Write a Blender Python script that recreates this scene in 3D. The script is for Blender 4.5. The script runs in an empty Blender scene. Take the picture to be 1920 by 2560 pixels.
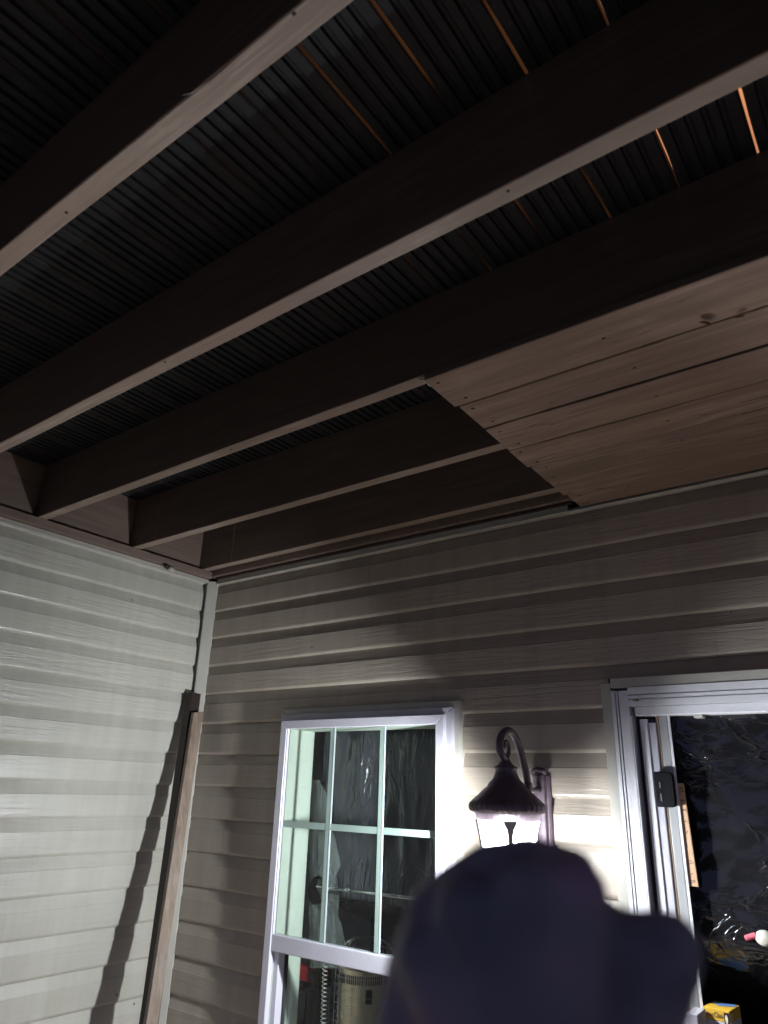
import bpy, bmesh, math, random
from mathutils import Vector, Matrix, noise
random.seed(7)
S = bpy.context.scene
COL = S.collection
# ------------------------------------------------------------------ camera, sky, exposure
CAM = Vector((2.63608, -2.12594, 1.75048))
R_ = Vector((0.80217182, 0.59638931, 0.02898557))
U_ = Vector((0.19681621, -0.30993467, 0.93016336))
F_ = Vector((-0.56372312, 0.740446, 0.36599994))
FPX = 1757.4                      # focal length in pixels of the 1920x2560 photograph
cd = bpy.data.cameras.new('camera')
cam = bpy.data.objects.new('camera', cd); COL.objects.link(cam)
cam.matrix_world = Matrix(((R_.x, U_.x, -F_.x, CAM.x), (R_.y, U_.y, -F_.y, CAM.y), (R_.z, U_.z, -F_.z, CAM.z), (0, 0, 0, 1)))
cd.sensor_fit = 'AUTO'; cd.sensor_width = 36; cd.lens = FPX / 2560 * 36
cd.clip_start = 0.01; cd.clip_end = 500
cd.dof.use_dof = True; cd.dof.focus_distance = 2.4; cd.dof.aperture_fstop = 5.2
S.camera = cam
W = bpy.data.worlds.new('World'); S.world = W; W.use_nodes = True
bg = W.node_tree.nodes['Background']; bg.inputs[0].default_value = (0.32, 0.37, 0.72, 1); bg.inputs[1].default_value = 0.42
S.view_settings.view_transform = 'Standard'; S.view_settings.look = 'None'
S.view_settings.exposure = 0.0; S.view_settings.gamma = 1.0
S.cycles.caustics_reflective = True
S.cycles.max_bounces = 10; S.cycles.transparent_max_bounces = 16
S.cycles.sample_clamp_indirect = 4.0

LAMP = Vector((1.652, -0.225, 1.625))     # the lit bulb of the wall lantern
LAMP_L = 4500.0      # radiance of the bulb surface
UP_W = 44.0

def pix(px, py, axis, v):
    """world point seen at a pixel of the photograph on the plane axis = v"""
    d = F_ + R_ * ((px - 960) / FPX) - U_ * ((py - 1280) / FPX)
    t = (v - CAM[axis]) / d[axis]
    return CAM + d * t
def dep(px, py, depth):
    return CAM + (F_ + R_ * ((px - 960) / FPX) - U_ * ((py - 1280) / FPX)) * depth

# ------------------------------------------------------------------ materials
def newmat(name):
    m = bpy.data.materials.new(name); m.use_nodes = True
    nt = m.node_tree; b = nt.nodes['Principled BSDF']
    return m, nt, b
def ramp(nt, fac, stops):
    r = nt.nodes.new('ShaderNodeValToRGB'); e = r.color_ramp.elements
    while len(e) < len(stops): e.new(0.5)
    for el, (p, c) in zip(e, stops): el.position = p; el.color = (*c, 1)
    nt.links.new(fac, r.inputs[0]); return r.outputs[0]
def coords(nt, scale, kind='Object', rot=(0, 0, 0)):
    t = nt.nodes.new('ShaderNodeTexCoord'); mp = nt.nodes.new('ShaderNodeMapping')
    mp.inputs['Scale'].default_value = scale; mp.inputs['Rotation'].default_value = rot
    nt.links.new(t.outputs[kind], mp.inputs[0]); return mp.outputs[0]
def noi(nt, vec, scale=1.0, detail=4, rough=0.55, dist=0.0):
    n = nt.nodes.new('ShaderNodeTexNoise'); n.inputs['Scale'].default_value = scale
    n.inputs['Detail'].default_value = detail; n.inputs['Roughness'].default_value = rough
    n.inputs['Distortion'].default_value = dist
    nt.links.new(vec, n.inputs['Vector']); return n.outputs[0]
def bump(nt, b, h, dist, strength=1.0):
    bp = nt.nodes.new('ShaderNodeBump'); bp.inputs['Distance'].default_value = dist
    bp.inputs['Strength'].default_value = strength
    nt.links.new(h, bp.inputs['Height']); nt.links.new(bp.outputs[0], b.inputs['Normal'])
def plain(name, col, rough=0.5, metal=0.0, var=0.12, nscale=14, bmp=0.0, spec=0.5):
    m, nt, b = newmat(name)
    v = coords(nt, (1, 1, 1)); n = noi(nt, v, nscale, 5)
    lo = tuple(c * (1 - var) for c in col); hi = tuple(min(1, c * (1 + var)) for c in col)
    nt.links.new(ramp(nt, n, [(0.3, lo), (0.7, hi)]), b.inputs['Base Color'])
    b.inputs['Roughness'].default_value = rough; b.inputs['Metallic'].default_value = metal
    b.inputs['Specular IOR Level'].default_value = spec
    if bmp: bump(nt, b, n, bmp)
    return m
def siding_mat(name, along, col=(0.40, 0.375, 0.335)):
    m, nt, b = newmat(name)
    sc = (5, 40, 75) if along == 'x' else (40, 5, 75)
    v = coords(nt, sc); n = noi(nt, v, 1.0, 5, 0.6, 0.6)
    g = ramp(nt, n, [(0.42, (0, 0, 0)), (0.56, (1, 1, 1))])
    big = noi(nt, coords(nt, (1.5, 1.5, 3)), 1.0, 4)
    nt.links.new(ramp(nt, big, [(0.3, tuple(c * .88 for c in col)), (0.7, tuple(c * 1.06 for c in col))]), b.inputs['Base Color'])
    vo = nt.nodes.new('ShaderNodeTexVoronoi'); vo.inputs['Scale'].default_value = 5.5
    nt.links.new(coords(nt, (1, 1, 1)), vo.inputs['Vector'])
    sp = ramp(nt, vo.outputs['Distance'], [(0.018, (1, 1, 1)), (0.024, (0, 0, 0))])
    mg = nt.nodes.new('ShaderNodeMix'); mg.data_type = 'RGBA'; old = b.inputs['Base Color'].links[0].from_socket
    streak = ramp(nt, noi(nt, coords(nt, (14, 14, 1.2)), 1.0, 4), [(0.35, (.90, .89, .87)), (0.6, (1, 1, 1))])
    ms = nt.nodes.new('ShaderNodeMix'); ms.data_type = 'RGBA'; ms.blend_type = 'MULTIPLY'; ms.inputs[0].default_value = 1
    nt.links.new(old, ms.inputs[6]); nt.links.new(streak, ms.inputs[7])
    nt.links.new(sp, mg.inputs[0]); nt.links.new(ms.outputs[2], mg.inputs[6]); mg.inputs[7].default_value = (.07, .06, .05, 1)
    nt.links.new(mg.outputs[2], b.inputs['Base Color'])
    b.inputs['Roughness'].default_value = 0.30
    patch = ramp(nt, noi(nt, coords(nt, (1.1, 1.1, 2.2)), 1.0, 3), [(0.40, (0.12,) * 3), (0.62, (1, 1, 1))])
    mul = nt.nodes.new('ShaderNodeMath'); mul.operation = 'MULTIPLY'
    nt.links.new(g, mul.inputs[0]); nt.links.new(patch, mul.inputs[1])
    bump(nt, b, mul.outputs[0], 0.0009, 0.85)
    return m
def wood_mat(name, dark, light, along='x', rough=0.6, gscale=(2.2, 34, 34), bmp=0.0012, worn=None, crack=False):
    m, nt, b = newmat(name)
    sc = gscale if along == 'x' else ((gscale[1], gscale[0], gscale[2]) if along == 'y' else (gscale[1], gscale[2], gscale[0]))
    v = coords(nt, sc); n = noi(nt, v, 1.0, 6, 0.6, 0.8)
    c = ramp(nt, n, [(0.3, dark), (0.68, light)])
    if worn:
        w = noi(nt, coords(nt, (1.3, 3, 3)), 1.6, 5, 0.6)
        n2 = noi(nt, coords(nt, tuple(s * 1.7 for s in sc)), 1.0, 4, 0.7, 1.0)
        mx = nt.nodes.new('ShaderNodeMath'); mx.operation = 'MULTIPLY'
        nt.links.new(ramp(nt, w, [(0.45, (0, 0, 0)), (0.65, (1, 1, 1))]), mx.inputs[0])
        nt.links.new(ramp(nt, n2, [(0.45, (0, 0, 0)), (0.6, (1, 1, 1))]), mx.inputs[1])
        mix = nt.nodes.new('ShaderNodeMix'); mix.data_type = 'RGBA'
        nt.links.new(mx.outputs[0], mix.inputs[0]); nt.links.new(c, mix.inputs[6])
        mix.inputs[7].default_value = (*worn, 1); c = mix.outputs[2]
    if crack:
        cn = noi(nt, coords(nt, (1.5, 26, 26)), 1.0, 3, 0.5, 0.3); cw = noi(nt, coords(nt, (2.2, 5, 5)), 1.0, 2)
        m1 = nt.nodes.new('ShaderNodeMath'); m1.operation = 'MULTIPLY'
        nt.links.new(ramp(nt, cn, [(0.495, (0, 0, 0)), (0.502, (1, 1, 1)), (0.509, (0, 0, 0))]), m1.inputs[0])
        nt.links.new(ramp(nt, cw, [(0.50, (0, 0, 0)), (0.55, (1, 1, 1))]), m1.inputs[1])
        oi = nt.nodes.new('ShaderNodeObjectInfo'); tone = ramp(nt, oi.outputs['Random'], [(0.0, (.78, .77, .76)), (1.0, (1.08, 1.05, 1.03))])
        mt = nt.nodes.new('ShaderNodeMix'); mt.data_type = 'RGBA'; mt.blend_type = 'MULTIPLY'; mt.inputs[0].default_value = 1
        nt.links.new(c, mt.inputs[6]); nt.links.new(tone, mt.inputs[7]); c = mt.outputs[2]
        mix = nt.nodes.new('ShaderNodeMix'); mix.data_type = 'RGBA'
        nt.links.new(m1.outputs[0], mix.inputs[0]); nt.links.new(c, mix.inputs[6]); mix.inputs[7].default_value = (.05, .03, .025, 1); c = mix.outputs[2]
    nt.links.new(c, b.inputs['Base Color']); b.inputs['Roughness'].default_value = rough
    bump(nt, b, n, bmp, 0.7)
    return m
def plastic_sheet_mat(name, col, rough=0.16, alpha=None, crease=(7, 7, 9)):
    m, nt, b = newmat(name)
    b.inputs['Base Color'].default_value = (*col, 1); b.inputs['Roughness'].default_value = rough
    b.inputs['Specular IOR Level'].default_value = 0.6
    r1 = ramp(nt, noi(nt, coords(nt, crease), 1.0, 3, 0.55, 1.2), [(0.45, (0, 0, 0)), (0.5, (1, 1, 1)), (0.55, (0, 0, 0))])
    r2 = ramp(nt, noi(nt, coords(nt, tuple(c * 2.7 for c in crease), rot=(.3, .5, .2)), 1.0, 3, 0.55, 1.0), [(0.46, (0, 0, 0)), (0.5, (1, 1, 1)), (0.54, (0, 0, 0))])
    mk = ramp(nt, noi(nt, coords(nt, (3.1, 3.1, 3.7)), 1.0, 3), [(0.42, (.05,) * 3), (0.60, (1, 1, 1))])
    sm = nt.nodes.new('ShaderNodeMath'); sm.operation = 'MULTIPLY_ADD'; sm.inputs[1].default_value = .45
    nt.links.new(r2, sm.inputs[0]); nt.links.new(r1, sm.inputs[2])
    ml = nt.nodes.new('ShaderNodeMath'); ml.operation = 'MULTIPLY'; nt.links.new(sm.outputs[0], ml.inputs[0]); nt.links.new(mk, ml.inputs[1])
    n = noi(nt, coords(nt, (22, 22, 15)), 1.0, 4, 0.6, 1.0)
    ad = nt.nodes.new('ShaderNodeMath'); ad.operation = 'MULTIPLY_ADD'; ad.inputs[1].default_value = .28
    nt.links.new(n, ad.inputs[0]); nt.links.new(ml.outputs[0], ad.inputs[2])
    bump(nt, b, ad.outputs[0], 0.0062, 0.8)
    if alpha: b.inputs['Alpha'].default_value = alpha
    return m
def glass_mat(name, tint):
    m = bpy.data.materials.new(name); m.use_nodes = True; nt = m.node_tree
    nt.nodes.remove(nt.nodes['Principled BSDF']); out = nt.nodes['Material Output']
    t = nt.nodes.new('ShaderNodeBsdfTransparent'); t.inputs[0].default_value = (*tint, 1)
    g = nt.nodes.new('ShaderNodeBsdfGlossy'); g.inputs['Roughness'].default_value = 0.03
    lw = nt.nodes.new('ShaderNodeLayerWeight'); lw.inputs[0].default_value = 0.5
    p = nt.nodes.new('ShaderNodeMath'); p.operation = 'POWER'; p.inputs[1].default_value = 5.0
    q = nt.nodes.new('ShaderNodeMath'); q.operation = 'MULTIPLY_ADD'; q.inputs[1].default_value = 0.90; q.inputs[2].default_value = 0.08
    nt.links.new(lw.outputs['Facing'], p.inputs[0]); nt.links.new(p.outputs[0], q.inputs[0])
    mx = nt.nodes.new('ShaderNodeMixShader')
    nt.links.new(q.outputs[0], mx.inputs[0]); nt.links.new(t.outputs[0], mx.inputs[1]); nt.links.new(g.outputs[0], mx.inputs[2])
    nt.links.new(mx.outputs[0], out.inputs[0]); return m
def emit_mat(name, col, s):
    m = bpy.data.materials.new(name); m.use_nodes = True; nt = m.node_tree
    nt.nodes.remove(nt.nodes['Principled BSDF']); e = nt.nodes.new('ShaderNodeEmission')
    e.inputs[0].default_value = (*col, 1); e.inputs[1].default_value = s
    nt.links.new(e.outputs[0], nt.nodes['Material Output'].inputs[0]); return m

M = {}
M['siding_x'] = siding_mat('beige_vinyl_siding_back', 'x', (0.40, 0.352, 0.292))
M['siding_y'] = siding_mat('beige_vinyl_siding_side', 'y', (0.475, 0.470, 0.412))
M['trim'] = plain('beige_vinyl_trim', (0.44, 0.43, 0.38), 0.4, var=.06)
M['dark_void'] = plain('dark_felt_backing', (0.02, 0.018, 0.017), 0.9)
M['shaded_side'] = wood_mat('brown_side_painted_shade', (0.10, 0.073, 0.060), (0.15, 0.11, 0.09), 'x', worn=(0.17, 0.13, 0.11))  # darker than the undersides: shade of the unlit faces put into the colour
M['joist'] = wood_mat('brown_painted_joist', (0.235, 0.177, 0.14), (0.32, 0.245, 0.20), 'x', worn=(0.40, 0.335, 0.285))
M['rim'] = wood_mat('brown_painted_rim', (0.15, 0.105, 0.083), (0.21, 0.155, 0.125), 'y')
M['plank'] = wood_mat('brown_worn_plank', (0.19, 0.130, 0.100), (0.33, 0.232, 0.182), 'x', gscale=(1.8, 30, 30), worn=(0.44, 0.345, 0.285), crack=True)
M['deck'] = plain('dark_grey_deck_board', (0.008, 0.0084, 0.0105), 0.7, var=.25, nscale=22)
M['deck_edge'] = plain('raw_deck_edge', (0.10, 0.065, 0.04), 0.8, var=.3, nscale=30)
M['rawwood'] = wood_mat('weathered_lumber', (0.13, 0.092, 0.065), (0.27, 0.205, 0.152), 'z', gscale=(3, 45, 45), worn=(0.20, 0.19, 0.185))
M['darkwood'] = wood_mat('dark_lumber', (0.014, 0.009, 0.007), (0.03, 0.019, 0.014), 'z', gscale=(3, 45, 45))
M['white'] = plain('white_vinyl_frame', (0.52, 0.515, 0.57), 0.35, var=.05)
M['alu'] = plain('white_painted_aluminium', (0.72, 0.73, 0.76), 0.35, var=.08)
M['grey'] = plain('grey_door_stile', (0.34, 0.35, 0.35), 0.4, var=.06)
M['gasket'] = plain('dark_gasket', (0.035, 0.035, 0.038), 0.6)
M['brass'] = plain('dull_brass_strip', (0.36, 0.27, 0.19), 0.45, var=.2)
M['muntin'] = plain('pale_grille', (0.52, 0.60, 0.56), 0.45, var=.04)
M['mint'] = plain('pale_jamb_paint', (0.60, 0.64, 0.56), 0.6, var=.03)
M['glass'] = glass_mat('window_glass', (0.86, 0.93, 0.90))
M['lampmetal'] = plain('dark_bronze_lamp', (0.125, 0.092, 0.112), 0.42, metal=.25, var=.2, nscale=60, bmp=.0006)
M['ribmetal'] = plain('glow_greyed_rib_metal', (0.42, 0.40, 0.42), 0.5)  # lighter than the other lamp metal: the glow is put into its colour
M['blackplastic'] = plain('black_plastic', (0.006, 0.006, 0.007), 0.85, spec=.04)
M['sheet'] = plastic_sheet_mat('black_plastic_sheeting', (0.011, 0.011, 0.012), .11, crease=(3.6, 3.6, 7))
M['sheet_soft'] = plastic_sheet_mat('soft_black_plastic_sheeting', (0.048, 0.049, 0.058), .13, crease=(9, 9, 2.6))
M['clear'] = plastic_sheet_mat('cloudy_clear_plastic', (0.35, 0.38, 0.37), 0.2, 0.42)
M['chrome'] = plain('chromed_steel', (0.6, 0.6, 0.6), 0.22, metal=1.0)
M['wire'] = plain('pale_steel_wire', (0.5, 0.5, 0.47), 0.3, metal=.8)
M['heater'] = plain('tan_enamelled_metal', (0.58, 0.43, 0.28), 0.4, var=.08)
M['heaterslot'] = plain('dark_slot', (0.03, 0.025, 0.02), 0.7)
M['red'] = plain('red_printed_card', (0.55, 0.02, 0.03), 0.4)
M['cord'] = plain('ivory_cord', (0.6, 0.58, 0.5), 0.4)
M['stick'] = wood_mat('pale_wooden_stick', (0.50, 0.31, 0.18), (0.60, 0.40, 0.25), 'z', bmp=.0003)
M['ink'] = plain('brown_ink', (0.16, 0.085, 0.045), 0.8)
M['yellow'] = plain('yellow_print', (0.62, 0.38, 0.04), 0.4, var=.05)
M['card'] = plain('white_print', (0.5, 0.5, 0.53), 0.4, var=.05)
M['blueprint'] = plain('blue_print', (0.13, 0.25, 0.55), 0.4)
M['greyprint'] = plain('grey_print', (0.22, 0.24, 0.28), 0.4)
M['blackprint'] = plain('black_print', (0.02, 0.012, 0.01), 0.5)
M['orangeprint'] = plain('orange_print', (0.72, 0.42, 0.25), 0.5)
M['greycard'] = plain('grey_card', (0.33, 0.32, 0.35), 0.6)
M['pink'] = plain('pink_plastic', (0.62, 0.13, 0.17), 0.4)
M['cream'] = plain('cream_cloth', (0.62, 0.60, 0.50), 0.7)
M['floor'] = plain('porch_boards', (0.74, 0.58, 0.46), 0.8, var=.2, nscale=3)
M['ground'] = plain('dark_lawn', (0.03, 0.045, 0.02), 0.9, var=.4, nscale=5)
M['room'] = plain('room_wall_paint', (0.42, 0.40, 0.32), 0.8)
M['roomfloor'] = plain('room_floor', (0.38, 0.34, 0.27), 0.7)
M['leaf'] = plain('dead_leaf', (0.16, 0.11, 0.06), 0.7, var=.4, nscale=80)
M['nest'] = plain('pale_mud', (0.40, 0.36, 0.30), 0.9, var=.3, nscale=60, bmp=.002)
M['nail'] = plain('dark_nail_hole', (0.02, 0.013, 0.01), 0.8)
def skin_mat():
    m, nt, b = newmat('flare_tinted_skin')
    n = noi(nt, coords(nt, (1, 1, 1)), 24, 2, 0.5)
    nt.links.new(ramp(nt, n, [(0.34, (0.13, 0.12, 0.14)), (0.5, (0.21, 0.18, 0.195)), (0.66, (0.30, 0.18, 0.225))]), b.inputs['Base Color'])  # blue to purple mottling paints a lens flare tint into the skin
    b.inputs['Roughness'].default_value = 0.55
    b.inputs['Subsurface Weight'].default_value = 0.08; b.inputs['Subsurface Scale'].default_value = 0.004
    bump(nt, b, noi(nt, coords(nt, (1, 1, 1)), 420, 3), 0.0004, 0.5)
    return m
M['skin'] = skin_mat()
def lampglass_mat(name, tr, mixv):
    m = bpy.data.materials.new(name); m.use_nodes = True; nt = m.node_tree
    nt.nodes.remove(nt.nodes['Principled BSDF']); out = nt.nodes['Material Output']
    t = nt.nodes.new('ShaderNodeBsdfTransparent'); t.inputs[0].default_value = (tr, tr, tr * 1.02, 1)
    d = nt.nodes.new('ShaderNodeBsdfTranslucent'); d.inputs[0].default_value = (0.9, 0.92, 1, 1)
    mx = nt.nodes.new('ShaderNodeMixShader'); mx.inputs[0].default_value = mixv
    nt.links.new(t.outputs[0], mx.inputs[1]); nt.links.new(d.outputs[0], mx.inputs[2])
    nt.links.new(mx.outputs[0], out.inputs[0]); return m
M['lampglass'] = lampglass_mat('lit_lamp_glass', .97, .32)
M['dimsideglass'] = lampglass_mat('added_dimming_side_glass', .24, .30)  # added glass arcs that dim the lamp towards the trims on either side
M['dimrearglass'] = lampglass_mat('added_dimming_rear_glass', .055, .25)  # added glass arc that dims the lamp towards the wall behind

# ------------------------------------------------------------------ object helpers
def tag(o, label=None, cat=None, group=None, kind=None):
    if label: o['label'] = label
    if cat: o['category'] = cat
    if group: o['group'] = group
    if kind: o['kind'] = kind
    return o
def thing(name, label, cat, loc=(0, 0, 0), group=None):
    o = bpy.data.objects.new(name, None); COL.objects.link(o); o.location = loc
    o.empty_display_size = 0.05
    return tag(o, label, cat, group)
def origin(o):
    v = Vector((0, 0, 0))
    while o is not None: v += o.location; o = o.parent
    return v
class MB:
    def __init__(s): s.v = []; s.f = []; s.mi = []; s.m = 0
    def add(s, vs, fs):
        n = len(s.v); s.v += [Vector(p) for p in vs]
        for f in fs: s.f.append([n + i for i in f]); s.mi.append(s.m)
        return s
    def box(s, x0, x1, y0, y1, z0, z1):
        return s.hexa([(x0, y0, z0), (x1, y0, z0), (x1, y1, z0), (x0, y1, z0), (x0, y0, z1), (x1, y0, z1), (x1, y1, z1), (x0, y1, z1)])
    def hexa(s, v):
        return s.add(v, [(0, 3, 2, 1), (4, 5, 6, 7), (0, 1, 5, 4), (1, 2, 6, 5), (2, 3, 7, 6), (3, 0, 4, 7)])
    def prism(s, poly, axis, a, b):
        """poly: 2-D points in the other two axes (in order), extruded from a to b on axis"""
        def P(p, t):
            if axis == 0: return (t, p[0], p[1])
            if axis == 1: return (p[0], t, p[1])
            return (p[0], p[1], t)
        n = len(poly); vs = [P(p, a) for p in poly] + [P(p, b) for p in poly]
        fs = [(i, (i + 1) % n, n + (i + 1) % n, n + i) for i in range(n)]
        fs += [tuple(range(n - 1, -1, -1)), tuple(range(n, 2 * n))]
        return s.add(vs, fs)
    def strip(s, prof, axis, a, b):
        """open profile swept on axis"""
        def P(p, t): return (t, p[0], p[1]) if axis == 0 else (p[0], t, p[1])
        n = len(prof); vs = [P(p, a) for p in prof] + [P(p, b) for p in prof]
        return s.add(vs, [(i, i + 1, n + i + 1, n + i) for i in range(n - 1)])
    def lathe(s, prof, c, n=40, cap=True, wob=None):
        vs = []
        for r, z in prof:
            for k in range(n):
                a = 2 * math.pi * k / n; rr = r + (wob(a, z) if wob else 0)
                vs.append((c[0] + rr * math.cos(a), c[1] + rr * math.sin(a), z))
        fs = []
        for i in range(len(prof) - 1):
            for k in range(n):
                fs.append((i * n + k, i * n + (k + 1) % n, (i + 1) * n + (k + 1) % n, (i + 1) * n + k))
        if cap:
            fs.append(tuple(range(n - 1, -1, -1))); m = (len(prof) - 1) * n; fs.append(tuple(range(m, m + n)))
        return s.add(vs, fs)
    def tube(s, path, r, n=8, closed=False, flat=None, upv=None):
        P = [Vector(p) for p in path]; L = len(P); vs = []
        prev = None
        for i in range(L):
            if closed: t = P[(i + 1) % L] - P[i - 1]
            else: t = P[min(i + 1, L - 1)] - P[max(i - 1, 0)]
            t.normalize()
            if upv is not None: a = t.cross(Vector(upv)).normalized()
            else:
                if prev is None: a = t.orthogonal().normalized()
                else: a = (prev - t * prev.dot(t)).normalized()
            prev = a; b = t.cross(a)
            rr = r[i] if isinstance(r, (list, tuple)) else r
            rb = rr * (flat or 1.0)
            for k in range(n):
                q = 2 * math.pi * k / n; vs.append(P[i] + a * math.cos(q) * rr + b * math.sin(q) * rb)
        fs = []
        for i in range(L if closed else L - 1):
            j = (i + 1) % L
            for k in range(n): fs.append((i * n + k, i * n + (k + 1) % n, j * n + (k + 1) % n, j * n + k))
        if not closed: fs += [tuple(range(n - 1, -1, -1)), tuple(range((L - 1) * n, L * n))]
        return s.add(vs, fs)
    def ball(s, c, r, n=16, m=10, ax=None):
        c = Vector(c); r = Vector((r, r, r)) if isinstance(r, (int, float)) else Vector(r); vs = []; A = ax or Matrix.Identity(3)
        for i in range(m + 1):
            th = math.pi * i / m
            for k in range(n):
                q = 2 * math.pi * k / n
                vs.append(c + A @ Vector((r.x * math.sin(th) * math.cos(q), r.y * math.sin(th) * math.sin(q), -r.z * math.cos(th))))
        fs = []
        for i in range(m):
            for k in range(n): fs.append((i * n + k, i * n + (k + 1) % n, (i + 1) * n + (k + 1) % n, (i + 1) * n + k))
        return s.add(vs, fs)
    def grid(s, fn, nu, nv):
        vs = [fn(i / nu, j / nv) for j in range(nv + 1) for i in range(nu + 1)]; w = nu + 1
        return s.add(vs, [(j * w + i, j * w + i + 1, (j + 1) * w + i + 1, (j + 1) * w + i) for j in range(nv) for i in range(nu)])
    def build(s, name, mat, parent=None, bevel=0, smooth=False, merge=True, label=None, solid=0):
        o0 = origin(parent); me = bpy.data.meshes.new(name)
        me.from_pydata([p - o0 for p in s.v], [], s.f)
        mats = mat if isinstance(mat, (list, tuple)) else [mat]
        for m_ in mats: me.materials.append(m_)
        for p, mi in zip(me.polygons, s.mi): p.material_index = min(mi, len(mats) - 1)
        bm = bmesh.new(); bm.from_mesh(me)
        if merge: bmesh.ops.remove_doubles(bm, verts=bm.verts, dist=1e-6)
        bmesh.ops.recalc_face_normals(bm, faces=bm.faces); bm.to_mesh(me); bm.free()
        o = bpy.data.objects.new(name, me); COL.objects.link(o)
        if parent: o.parent = parent
        if smooth:
            for p in me.polygons: p.use_smooth = True
        if solid:
            d = o.modifiers.new('thickness', 'SOLIDIFY'); d.thickness = solid
        if bevel:
            b = o.modifiers.new('bevel', 'BEVEL'); b.width = bevel; b.segments = 2; b.limit_method = 'ANGLE'; b.angle_limit = math.radians(40)
        if label: o['label'] = label
        return o

# ------------------------------------------------------------------ setting
tag(MB().add([(-60, -60, -.16), (60, -60, -.16), (60, 60, -.16), (-60, 60, -.16)], [(0, 1, 2, 3)]).build('ground', M['ground']), kind='structure')
tag(MB().box(0.0, 4.6, -3.4, -0.02, -.14, 0.0).build('porch_floor', M['floor']), kind='structure')
tag(MB().box(-2.0, 4.6, 0.03, 3.0, -.14, 0.0).build('room_floor', M['roomfloor']), kind='structure')

# ------------------------------------------------------------------ siding walls (Dutch lap, 5 inch courses)
Z0 = 2.63; E = 0.127
def course_profile(zb, zt):
    """(recess, z) from the butt edge upward"""
    pts = [(0.0142, zb + .0005), (0.0085, zb - .0016), (0.0060, zb - .0014), (0.0014, zb + .0048), (0.0, zb + .0095), (0.0004, zb + .0825), (0.0020, zb + .0845), (0.0152, zb + .1285)]
    return [(r, min(z, zt)) for r, z in pts if z <= zt + .02]
def siding(name, axis, spans_at, parent, mat, ks, ztop, seams=None):
    mb = MB()
    for k in ks:
        zb = Z0 - k * E
        pr = course_profile(zb, min(zb + E + .001, ztop))
        for a, b in spans_at(zb, zb + E):
          if 1:
            prof = [((r, z) if axis == 0 else (-r, z)) for r, z in pr]
            if isinstance(b, tuple): b, zc = b; prof = [(r, max(z, zc)) for r, z in prof if z > zc - .012]
            pieces = [(a, b, 0)]
            if seams:
                js = [j for kk, j in seams if kk == k and a + .1 < j < b - .1]
                for q, j in enumerate(js): a_, b_, o_ = pieces.pop(); pieces += [(a_, j, o_), (j, b_, o_ + .0011 * (1 if q % 2 == 0 else -1))]
          for a, b, off in pieces:
            n = max(1, int((b - a) / 0.35))
            ph = k * 1.7
            for i in range(n):
                a0 = a + (b - a) * i / n; b0 = a + (b - a) * (i + 1) / n
                def wav(t): return 0.0009 * math.sin(t * 2.3 + ph) + 0.0006 * math.sin(t * 5.1 + ph * 2)
                nn = len(prof); vs = []
                for t in (a0, b0):
                    for (r, z) in prof: vs.append((t, r + off, z + wav(t)) if axis == 0 else (r - off, t, z + wav(t)))
                mb.add(vs, [(q, q + 1, nn + q + 1, nn + q) for q in range(nn - 1)])
    return mb.build(name, mat, parent)
WIN = (0.585, 1.365, 0.86, 2.022)      # x0,x1,z0,z1 openings
DOOR = (1.885, 3.80, 0.0, 2.052)
def back_spans(za, zb):
    cuts = []
    for x0, x1, z0, z1 in (WIN, DOOR):
        if zb > z0 + .03 and za < z1 - .03: cuts.append((x0, x1))
    out = []; a = 0.028
    for x0, x1 in cuts: out.append((a, x0)); a = x1
    for x0, x1, z0, z1 in (WIN, DOOR):
        if za < z1 - .03 < z1 < zb: out.append((x0, (x1, z1)))
    out.append((a, 4.6)); return out
bw = thing('back_wall', 'beige siding wall with the window, the wall lamp and the sliding door', 'wall', (2.2, 0, 0))
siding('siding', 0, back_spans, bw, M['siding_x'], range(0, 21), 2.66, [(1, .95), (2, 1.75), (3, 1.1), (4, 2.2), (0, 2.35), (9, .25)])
t = MB()
for z0, z1, x0, x1 in ((0, 2.9, -.2, WIN[0]), (WIN[3], 2.9, WIN[0], WIN[1]), (0, WIN[2], WIN[0], WIN[1]), (0, 2.9, WIN[1], DOOR[0]), (DOOR[3], 2.9, DOOR[0], DOOR[1]), (0, 2.9, DOOR[1], 4.6)):
    t.box(x0, x1, 0.017, 0.10, z0, z1)
t.build('sheathing', M['dark_void'], bw)
t = MB().box(0.034, 1.80, -0.010, 0.006, 2.634, 2.640); t.box(0.034, 1.80, -0.006, 0.010, 2.640, 2.668)
t.build('top_trim', M['trim'], bw, bevel=.0015)
t = MB().prism([(-.010, 2.634), (-.004, 2.628), (.008, 2.630), (.008, 2.645), (-.004, 2.645)], 0, 1.80, 4.6)
t.build('top_trim', M['trim'], bw)
MB().box(-.2, 4.6, -.002, .04, 2.93, 5.6).build('upper_siding', plain('upper_siding_paint', (.5, .48, .42), .6), bw)

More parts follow.
